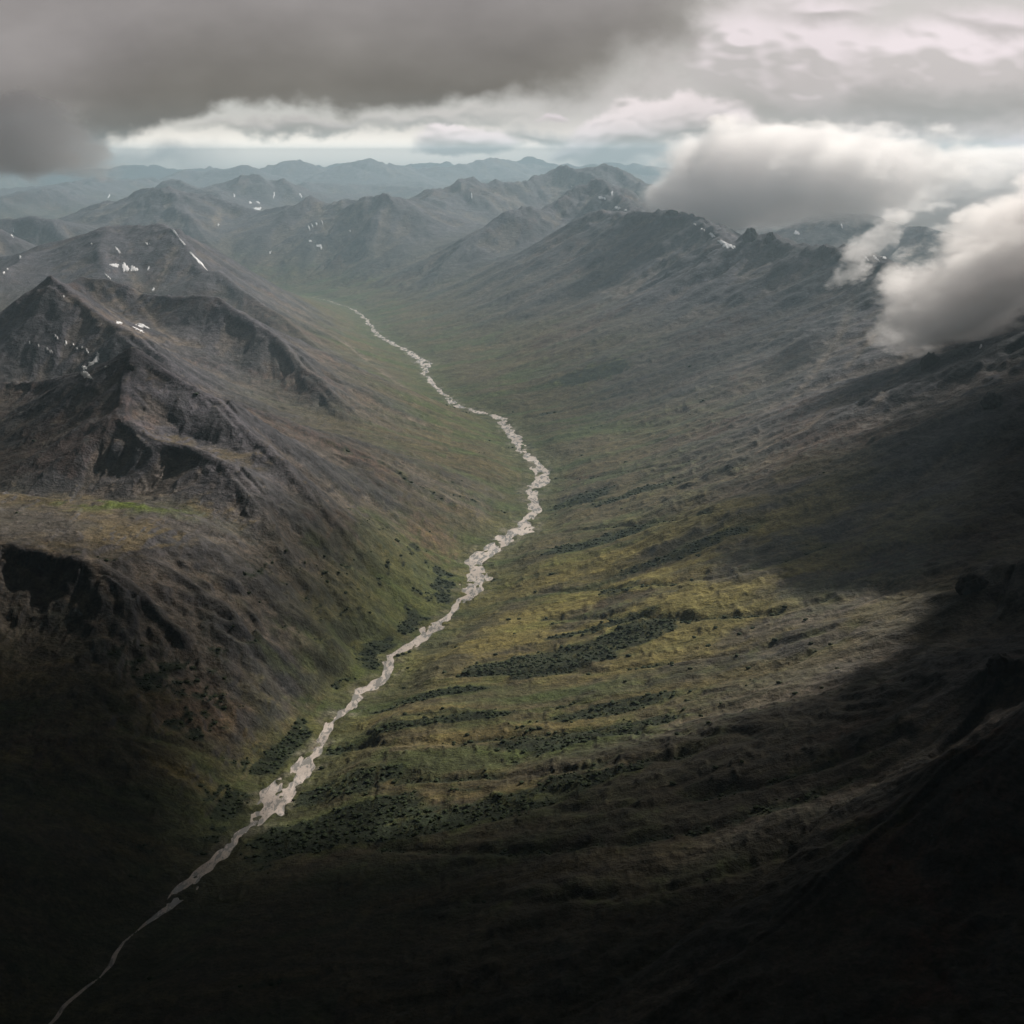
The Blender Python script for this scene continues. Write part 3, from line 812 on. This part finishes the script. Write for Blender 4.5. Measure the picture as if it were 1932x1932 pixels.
SNOWS = {
 "snow patches on the broad snowy mountain": [
  (38, 486, 5, 7, 0, 'small round snow dot on the long left slope of the broad mountain'), (173, 462, 5, 3, 0, 'tiny snow dot just under the left skyline of the broad mountain'),
  (330, 440, 20, 4, .85, 'thin snow streak falling right from the summit of the broad mountain'), (343, 457, 20, 3.5, .9, 'lower half of the thin snow streak under the summit'),
  (372, 491, 46, 5, .83, 'long thin snow streak on the right shoulder of the broad mountain'), (222, 473, 14, 5, .9, 'short slanting snow sliver high in the hollow of the broad mountain'),
  (217, 502, 17, 8, .1, 'left of the three large snow patches in the hollow'), (236, 506, 16, 15, .6, 'middle and largest of the three snow patches in the hollow'), (252, 508, 14, 11, .9, 'triangular snow patch, right of the three in the hollow'),
  (276, 461, 6, 4, .5, 'small snow speck right of the hollow under the summit dome'), (283, 463, 3.5, 3, 0, 'tiny snow speck beside the speck under the summit dome'), (203, 523, 15, 3, .8, 'thin snow line at the lower left of the hollow'),
  (208, 512, 3, 3, 0, 'tiny snow speck left of the three large patches'), (289, 548, 6, 4, -.7, 'snow scrap at the foot of the pale scree chute'), (280, 508, 4, 7, .5, 'narrow snow scrap right of the three large patches'),
  (14, 508, 4, 3, 0, 'snow speck near the left edge above the long grey slope'), (7, 516, 4, 7, 0, 'upright snow speck at the left edge')],
 "snow on the far left hill": [(25, 440, 4, 4, 0, 'snow speck on the hill at the far left edge'), (22, 446, 10, 2.5, .7, 'thin snow line on the hill at the far left edge')],
 "snow in the scree cirque": [(225, 610, 13, 4.5, .35, 'left snow bar on the scree of the brown cirque'), (270, 616, 36, 5, .35, 'long pointed snow bar crossing the scree of the brown cirque'), (260, 623, 26, 4, .4, 'shorter snow bar just under the long one in the brown cirque'),
  (122, 561, 5, 3, .3, 'snow speck on the notch beside the dark peak')],
 "snow under the dark peak": [(107, 639, 12, 3.5, .9, 'highest slanting snow dash under the dark peak'), (124, 651, 5, 6, .3, 'snow dash in the middle of the chain under the dark peak'), (138, 653, 4, 6, .3, 'narrow snow dash right of the middle of the chain'),
  (144, 660, 7, 3, .2, 'flat snow dash below the narrow one'), (157, 660, 9, 5, .6, 'wedge of snow near the lower end of the chain'), (164, 666, 7, 5, -.4, 'small snow tongue at the end of the chain'), (184, 671, 9, 4, 0, 'flat oval snow patch right of the chain'),
  (178, 688, 23, 21, .3, 'largest snow patch, a white block in the dark cirque'), (160, 696, 13, 8, .2, 'snow patch just left of the white block'), (163, 709, 30, 10, .35, 'ragged snow apron at the foot of the dark cirque'),
  (200, 695, 7, 3, -.2, 'snow scrap right of the white block'), (56, 648, 4, 6, .3, 'single snow dot on the left rock face of the dark peak'), (92, 663, 16, 3, .6, 'thin slanting snow line on the lower left rock face'), (73, 654, 3.5, 4, 0, 'tiny snow dot between the rock ribs left of the chain')],
 "snow on the far valley wall": [(583, 431, 10, 3, 1.1, 'leftmost of the snow stripes under the far wall crest'), (589, 427, 9, 2.5, 1.1, 'second snow stripe under the far wall crest'), (597, 424, 8, 2.5, 1.1, 'third snow stripe under the far wall crest'), (608, 421, 7, 2.5, 1.1, 'rightmost of the snow stripes under the far wall crest'),
  (586, 457, 8, 3, .2, 'upper left scrap of snow in the far wall bowl'), (602, 467, 12, 7, .8, 'largest snow scrap in the far wall bowl'), (510, 478, 7, 3, -.8, 'snow sliver low on the far wall'), (412, 425, 2.5, 5, 0, 'thin upright snow fleck on the left part of the far wall'), (660, 437, 4, 2.5, 0, 'snow fleck right of the stripes on the far wall'),
  (205, 372, 2.5, 9, .5, 'upright snow line on the hazy peak at the left'), (890, 372, 3, 9, -.2, 'upright snow line below the hazy peak in the centre')],
 "snow on the small hazy peaks": [(485, 395, 20, 5, .1, 'broad snow strip at the foot of the small hazy peak'), (472, 383, 6, 5, .5, 'snow spot above the left end of the broad strip'), (487, 383, 7, 4, .5, 'snow spot above the right end of the broad strip'), (442, 370, 3, 8, -.4, 'snow line left on the small hazy peak'),
  (517, 370, 3, 10, 0, 'upright snow line right on the small hazy peak'), (567, 370, 12, 3, .8, 'slanting snow line at the right end of the small hazy peak')],
 "snow on the right ridge crest": [(1136, 376, 15, 3, .15, 'flat snow bar on the peak left of the grey cloud'), (1155, 367, 4, 9, 0, 'upright snow patch on the peak left of the grey cloud'), (1166, 395, 20, 4, .3, 'pale snow bar along the reddish saddle'), (1181, 398, 8, 3, .2, 'snow speck right of the reddish saddle'),
  (1311, 425, 6, 3, .6, 'highest snow speck in the notch of the right ridge'), (1326, 435, 8, 3.5, .6, 'second snow speck down the notch of the right ridge'), (1343, 446, 12, 6, .4, 'third snow patch down the notch of the right ridge'), (1371, 463, 38, 10, .35, 'largest snow patch in the notch of the right ridge'),
  (1503, 441, 10, 8, .6, 'snow patch on the mountain under the grey cloud'), (1588, 428, 3, 8, -.4, 'thin snow line on the mountain under the grey cloud'), (1633, 487, 13, 3.5, .9, 'left of the snow streaks below the cloud wisp'), (1652, 488, 16, 4, .8, 'middle snow streak below the cloud wisp'), (1668, 487, 12, 3, .3, 'right snow streak below the cloud wisp'),
  (1079, 356, 3, 6, 0, 'snow fleck left on the peak before the grey cloud'), (1850, 657, 5, 11, .1, 'upright snow patch under the saddle at the right edge')],
}
sd_ = 0
for SNOW_GROUP, L_ in SNOWS.items():
    for px, py, w, h_, rot, lab in L_:
        sd_ += 1
        snow(px, py, w, h_, rot, lab, 500 + sd_)
print("snow t", time.time() - T0)

# ------------------------------------------------------------------ dwarf shrubs
mat_shrub, g = new_mat("dwarf_shrub_leaves")
p = g.n.new('ShaderNodeNewGeometry').outputs['Position']
finish(g, principled(g, g.mix(g.noise(p, 1 / 7., 5, .7), (.012, .020, .009), (.040, .056, .020)), .85, .1, g.noise(p, 1.2, 3, .6), .8, .6))
def ico(sub):
    import bmesh
    bm = bmesh.new(); bmesh.ops.create_icosphere(bm, subdivisions=sub, radius=1)
    v = np.array([x.co[:] for x in bm.verts]); f = np.array([[q.index for q in x.verts] for x in bm.faces]); bm.free()
    return v, f
rs = np.random.RandomState(5)
# candidate places spread evenly over the land in view, kept where the cover is dense
n_c = 240000
ty = 1350 * np.exp(rs.rand(n_c) * math.log(5600 / 1350.)); tx = (rs.rand(n_c) - .5) * 2 * ty * .40
den = gsample(TH_M, tx, ty)
area_w = (ty / 2500.) ** 2
keep = rs.rand(n_c) < np.clip(den, 0, 1) ** 1.5 * np.clip(area_w, .05, 1.4) * .42
tx, ty, den = tx[keep], ty[keep], den[keep]
print("shrubs", len(tx))
if len(tx) > 22000:
    tx, ty, den = tx[:22000], ty[:22000], den[:22000]
tz = zsample(tx, ty)
v0, f0 = ico(1)
v0 = v0 * np.array([1, 1, .62])
nS = len(tx)
siz = (1.3 + 3.6 * rs.rand(nS) ** 2.2) * (ty / 2500.) ** .35
rot = rs.rand(nS) * 6.28
jit = 1 + .35 * (rs.rand(nS, len(v0)) - .5)
vx = v0[None, :, 0] * jit; vy = v0[None, :, 1] * jit; vz = v0[None, :, 2] * jit
cr, sr_ = np.cos(rot)[:, None], np.sin(rot)[:, None]
st = rs.uniform(.75, 1.5, nS)[:, None]
VS = np.stack([(vx * cr * st - vy * sr_) * siz[:, None] + tx[:, None], (vx * sr_ * st + vy * cr) * siz[:, None] + ty[:, None], vz * siz[:, None] + tz[:, None] + .3 * siz[:, None]], 2).reshape(-1, 3)
FS = (f0[None] + (np.arange(nS) * len(v0))[:, None, None]).reshape(-1, 3)
link("shrub_thicket", make_mesh("shrub_thicket", VS, FS, mat_shrub, smooth=False), 'stuff', 'dark dwarf shrub thickets on the valley floor and along the streams')

# single bushes standing clear of the thickets on the bright meadow
v1_, f1_ = ico(2)
bush_meshes = []
for k_i in range(5):
    q_ = np.random.RandomState(60 + k_i)
    bumps = 1 + .22 * np.array([math.sin(5 * a[0] + k_i) * math.cos(4 * a[1] + 2 * k_i) + .6 * math.sin(9 * a[2] + 3 * a[0]) for a in v1_]) + .10 * (q_.rand(len(v1_)) - .5)
    bush_meshes.append(make_mesh("dwarf_shrub", v1_ * bumps[:, None] * np.array([1.25, .9, .6]), f1_, mat_shrub, smooth=False))
BUSHES = [(1043, 1178), (1135, 1174), (1154, 1172), (1186, 1240), (880, 1296), (935, 1236), (860, 1222), (1420, 1186), (1462, 1210), (1500, 1244), (1530, 1215), (1580, 1262), (1337, 1366), (1360, 1330), (1290, 1395), (1240, 1255),
          (1268, 1256), (1302, 1262), (1180, 1288), (1120, 1250), (1016, 1232), (985, 1242), (900, 1252), (838, 1270), (806, 1290), (770, 1262), (762, 1300), (1390, 1240), (1412, 1262), (1440, 1140), (1480, 1150), (1350, 1186), (1395, 1198), (1520, 1170),
          (1006, 1150), (960, 1170), (1100, 1200), (1130, 1206), (1060, 1222), (1228, 1196), (1268, 1190), (1310, 1204), (1336, 1220), (1470, 1290), (1444, 1322), (1500, 1310), (1550, 1300), (1290, 1340), (1322, 1352), (1374, 1352),
          (540, 1040), (575, 1062), (612, 1050), (640, 1085), (596, 1106), (668, 1060), (700, 1042), (728, 1070), (652, 1120), (520, 1100), (490, 1140), (470, 1120), (440, 1190), (690, 1500), (1180, 1460), (1270, 1480), (1350, 1450), (1400, 1440)]
BUSHES = [b_ for k_i, b_ in enumerate(BUSHES) if k_i % 5 != 4]
ZONES = [("on the slope left of the river", lambda x, y: x < 750), ("on the dark ground below the golden meadow", lambda x, y: y > 1400), ("between the main thicket and the stream below", lambda x, y: y > 1325),
         ("right of the main thicket on the golden meadow", lambda x, y: x > 1280 and y > 1225), ("between the main thicket and the river", lambda x, y: x < 1000 and y > 1225), ("just above the main thicket", lambda x, y: y > 1225),
         ("on the upper meadow near the river", lambda x, y: x < 1110), ("in the middle of the upper meadow", lambda x, y: x < 1340), ("on the upper meadow towards the right wall", lambda x, y: True)]
ORD = ("leftmost", "second from the left", "third from the left", "fourth from the left", "fifth from the left", "sixth from the left", "seventh from the left", "eighth from the left", "ninth from the left", "tenth from the left", "eleventh from the left", "twelfth from the left")
count = {}
i_b = 0
for bx, by in sorted(BUSHES):
    zn = next(n_ for n_, f_ in ZONES if f_(bx, by))
    k_o = count.get(zn, 0); count[zn] = k_o + 1
    hx, hy = hit(bx, by)
    o = link("dwarf_shrub", bush_meshes[i_b % 5], None, ORD[min(k_o, 11)] + " dark single shrub " + zn, 'shrub', 'single dwarf shrubs on the open tundra')
    q_ = rs.uniform(2.6, 4.6)
    o.location = (hx[0], hy[0], zsample(hx, hy)[0] + .25 * q_)
    o.scale = (q_, q_, q_); o.rotation_euler = (0, 0, rs.rand() * 6.28)
    i_b += 1
print({k_: v_ for k_, v_ in count.items() if v_ > 12})
print("shrub t", time.time() - T0)

# ------------------------------------------------------------------ rock outcrops standing out of the slopes
mat_rock, g = new_mat("dark_crag_rock")
p = g.n.new('ShaderNodeNewGeometry').outputs['Position']
n_r = g.noise(p, 1 / 9., 7, .68)
finish(g, principled(g, g.mix(n_r, (.028, .027, .029), (.090, .083, .080)), .95, .1, n_r, .9, 3.0))
v3, f3 = ico(3)
for k_i, (px, py, w, h_, lab) in enumerate([
        (1888, 1262, 50, 34, 'dark rock tor on the near spur at the right edge'), (1416, 452, 24, 24, 'taller of the two rock towers on the right ridge crest, beside the snow'),
        (1453, 454, 18, 18, 'smaller rock tower on the crest, right of the taller one'), (1755, 690, 34, 26, 'dark crag on the upper right slope below the low cloud'),
        (1872, 768, 36, 26, 'dark crag near the right edge, lower of the two under the cloud'), (1835, 1112, 60, 34, 'blocky dark crag above the near spur at the right'),
        (247, 697, 16, 10, 'small rock cap on the pointed top of the brown spur'), (1268, 406, 22, 10, 'low rocky knob on the crest just under the grey cloud')]):
    hx, hy = hit(px, py)
    u_ = hy[0] * 1.03 / F / 1932
    q_ = np.random.RandomState(900 + k_i)
    a_ = v3.copy()
    rid_ = np.abs(np.sin(a_[:, 0] * 6 + k_i) * np.cos(a_[:, 1] * 5 + 2 * k_i)) * .5 + .35 * np.abs(np.sin(a_[:, 0] * 13 + a_[:, 2] * 4 + k_i))
    a_ *= (.75 + rid_ * .5 + .12 * q_.rand(len(a_)))[:, None]
    o = link("rock_outcrop", make_mesh("rock_outcrop", a_ * np.array([w * .5 * u_, w * .4 * u_, h_ * .75 * u_]), f3, mat_rock, smooth=False), None, lab, 'rock outcrop', 'rock outcrops on the ridges')
    o.location = (hx[0], hy[0], zsample(hx, hy)[0] + .08 * h_ * u_)

# ------------------------------------------------------------------ unseen cloud deck added to shade the foreground, gaps placed for sunlit ground
mat_shade_deck, g = new_mat("shade_cloud_deck")
geo = g.n.new('ShaderNodeNewGeometry'); p = geo.outputs['Position']
a_n = g.n.new('ShaderNodeAttribute'); a_n.attribute_name = 'Col'
mxs = g.n.new('ShaderNodeMixShader')
g.put(mxs.inputs[0], g.sep(a_n.outputs[0])[0])
g.l.new(g.n.new('ShaderNodeBsdfTransparent').outputs[0], mxs.inputs[1])
g.l.new(principled(g, (.78, .77, .76), 1.0, 0, g.noise(p, 1 / 600., 6, .55), .8, 200), mxs.inputs[2])
finish(g, mxs.outputs[0])
DECK_Z = 2050.0
def shade_xy(px, py, P=None):
    """where on the deck the sun ray passes that reaches the land at a view point (or a given point)"""
    if P is None:
        hx, hy = hit(px, py); P = (hx[0], hy[0], zsample(hx, hy)[0])
    t = (DECK_Z - P[2]) / SUN_DIR[2]
    return P[0] + SUN_DIR[0] * t, P[1] + SUN_DIR[1] * t
gxs = np.arange(-15000, 15001, 130.0); gys = np.arange(-15000, 8601, 130.0)
# gaps (+) to sunlight chosen spots, thicker patches (-) to shade them: view point or place, radii in metres, strength
GAPS = [(1050, 1290, 430, 430, 1.9), (1300, 1280, 380, 380, 1.6), (1450, 1200, 330, 330, .3), (640, 1130, 260, 300, -.55), (470, 1070, 220, 200, -.35), (900, 640, 900, 500, .5), (620, 690, 600, 500, .7), (250, 960, 600, 300, 1.1), (380, 800, 260, 260, .6), (620, 900, 400, 300, .2), (200, 690, 260, 260, -.4), (950, 1050, 400, 400, .35),
        (120, 600, 500, 400, .2), (640, 1260, 220, 220, -.45), (120, 1230, 420, 300, -.1), (130, 800, 260, 200, -.3), (1850, 930, 420, 420, -1.1), (1650, 800, 300, 400, -.4), (1800, 700, 300, 400, -.6), (1620, 760, 650, 650, -1.0), (1400, 640, 500, 500, -.4), (1820, 1130, 330, 300, -.6), (1700, 1345, 330, 150, 1.7), (850, 640, 500, 260, 1.0)]
CLOUD_GAPS = [(-40, 275, 6500, 1100, 800, -1.0), (1935, 480, 4300, 650, 500, 1.6), (1850, 572, 4100, 450, 350, 1.2), (1500, 335, 8300, 1500, 900, 1.0), (1645, 460, 5300, 400, 300, 1.0)]
GXX, GYY = np.meshgrid(gxs, gys, indexing='xy')
GXX = GXX.astype(np.float32); GYY = GYY.astype(np.float32)
# opacity: closed to darken the foreground, thinner down the valley, broken by placed gaps
dens = 1.7 * sst(-(GYY + .10 * (GXX - 2500)), -5080, -3230) + .34 + .50 * fbm(GXX, GYY, 2300, 5, 131)
for px, py, rx, ry, amt in GAPS:
    cx_, cy_ = shade_xy(px, py)
    dens -= amt * np.exp(-(((GXX - cx_) / rx) ** 2 + ((GYY - cy_) / ry) ** 2))
for px, py, yy_, rx, ry, amt in CLOUD_GAPS:
    cx_, cy_ = shade_xy(0, 0, at(px, py, yy_))
    dens -= amt * np.exp(-(((GXX - cx_) / rx) ** 2 + ((GYY - cy_) / ry) ** 2))
opac = sst(dens, -.05, 1.5) * sst(8700 - GYY, 0, 900) * .9995
opac = 1 - np.sqrt(1 - opac)
keep = opac > .008
thick = np.clip(opac, 0, .8) * 260
nd = fbm(GXX, GYY, 1500, 4, 141)
lower = DECK_Z + 60 * nd; upper = lower + 30 + thick
ny, nx = GXX.shape
kf = keep[:-1, :-1] & keep[1:, :-1] & keep[:-1, 1:] & keep[1:, 1:]
Fd = grid_faces(ny, nx)[kf.ravel()]
N0 = ny * nx
Vd = np.concatenate([np.stack([GXX.ravel(), GYY.ravel(), lower.ravel()], 1), np.stack([GXX.ravel(), GYY.ravel(), upper.ravel()], 1)])
edges = np.concatenate([Fd[:, [0, 1]], Fd[:, [1, 2]], Fd[:, [2, 3]], Fd[:, [3, 0]]])
key = edges[:, 0].astype(np.int64) * N0 + edges[:, 1]
rkey = edges[:, 1].astype(np.int64) * N0 + edges[:, 0]
be = edges[~np.isin(key, rkey)]
walls = np.stack([be[:, 0], be[:, 0] + N0, be[:, 1] + N0, be[:, 1]], 1)
allf = np.concatenate([Fd[:, ::-1], Fd + N0, walls[:, ::-1]])
used, inv = np.unique(allf, return_inverse=True)
DECK = link("shade_cloud_deck", make_mesh("shade_cloud_deck", Vd[used], inv.reshape(-1, 4), mat_shade_deck, np.repeat(np.tile(opac.ravel(), 2)[used][:, None], 3, 1)), 'stuff', 'unseen cloud deck overhead, added to shade the foreground')

# ------------------------------------------------------------------ low clouds resting on the right-hand ridges (real volumes)
def cloud_material(name, dens, nscale, fray, seed, cut=.0, aniso=.3, step=.3):
    m_, g = new_mat(name)
    tcn = g.n.new('ShaderNodeTexCoord')
    o = tcn.outputs['Object']
    att = g.n.new('ShaderNodeNewGeometry').outputs['Position']
    n_ = g.noise(g.vm('ADD', g.vm('MULTIPLY', att, (.75, .9, 1.35)), (seed * 917., seed * 331., 0)), 1.0 / nscale, 8, .68)
    r = g.vm('LENGTH', o)
    q_ = g.sep(o)
    # depth inside the unit ball, flatter below
    dd = g.m('ADD', g.m('SUBTRACT', 1.0 - cut, r), g.m('MULTIPLY', g.m('SUBTRACT', n_, .5), fray))
    f = g.m('MULTIPLY', g.ramp(dd, 0.0, .16), dens)
    pv = g.n.new('ShaderNodeVolumePrincipled')
    pv.inputs['Color'].default_value = (1, .985, .985, 1)
    pv.inputs['Anisotropy'].default_value = aniso
    pv.inputs['Density Attribute'].default_value = ''
    g.l.new(f, pv.inputs['Density'])
    finish(g, None, pv.outputs[0])
    m_.cycles.volume_step_rate = step
    return m_

def cloud(name, px, py, Y_, wx, wy, hz, roll, label, yaw=0.0, **kw):
    """an ellipsoidal hull (half sizes in metres) that the cloud's own noise eats into"""
    bm_v = []; bm_f = []
    nu, nv = 28, 14
    for i in range(nv + 1):
        for j in range(nu):
            a_, b_ = math.pi * i / nv, 2 * math.pi * j / nu
            bm_v.append((math.sin(a_) * math.cos(b_), math.sin(a_) * math.sin(b_), math.cos(a_)))
    for i in range(nv):
        for j in range(nu):
            bm_f.append((i * nu + j, (i + 1) * nu + j, (i + 1) * nu + (j + 1) % nu, i * nu + (j + 1) % nu))
    me = make_mesh(name, np.array(bm_v) * 1.0, np.array(bm_f), cloud_material(name, **kw), smooth=False)
    o = link(name, me, 'stuff', label)
    o.location = at(px, py, Y_)
    o.scale = (wx, wy, hz)
    o.rotation_euler = (0, roll, yaw)
    return o

cloud("low_cloud", 1500, 335, 8300, 1200, 700, 390, -.05, 'grey lens shaped cloud resting on the distant ridge crest', dens=.008, nscale=520, fray=1.7, seed=1, cut=.24)
cloud("low_cloud", 1935, 478, 4300, 540, 420, 215, -.50, 'bright ragged cloud spilling over the ridge at the right edge', dens=.009, nscale=260, fray=2.3, seed=2, cut=.22)
cloud("low_cloud", 1860, 568, 4100, 330, 260, 62, -.5, 'thin tail of cloud sinking down the slope under the bright cloud', dens=.014, nscale=90, fray=1.8, seed=8, cut=.3)
cloud("low_cloud", 1645, 460, 5300, 260, 160, 85, -.80, 'small wisp of cloud rising from the rocky crest', dens=.010, nscale=110, fray=2.6, seed=6, cut=.42)
cloud("low_cloud", -80, 250, 6500, 860, 500, 270, .10, "dark low cloud hanging over the mountains at the left edge", dens=.007, nscale=420, fray=1.4, seed=21, cut=.3)
cloud("low_cloud", 1850, 372, 11000, 2300, 900, 480, -.03, 'wide grey cloud bank hiding the mountains behind the right ridge', dens=.006, nscale=800, fray=1.5, seed=14, cut=.28, step=.4)

# ------------------------------------------------------------------ haze
HAZE = 1
if HAZE:
    mh, g = new_mat("valley_haze")
    pv = g.n.new('ShaderNodeVolumePrincipled')
    pv.inputs['Color'].default_value = (.53, .71, .82, 1)
    pv.inputs['Density'].default_value = 4.7e-5
    pv.inputs['Anisotropy'].default_value = .25
    finish(g, None, pv.outputs[0])
    x0, x1, y0, y1, z0, z1 = -35500, 35500, -35500, 35500, -40, 1150
    v = np.array([(x, y, z) for z in (z0, z1) for y in (y0, y1) for x in (x0, x1)], float)
    f = np.array([(0, 2, 3, 1), (4, 5, 7, 6), (0, 1, 5, 4), (2, 6, 7, 3), (0, 4, 6, 2), (1, 3, 7, 5)])
    link("haze", make_mesh("haze", v, f, mh, smooth=False), 'stuff', 'blue grey haze filling the valley')
print("done t", time.time() - T0, "tris", 2 * len(FACES))
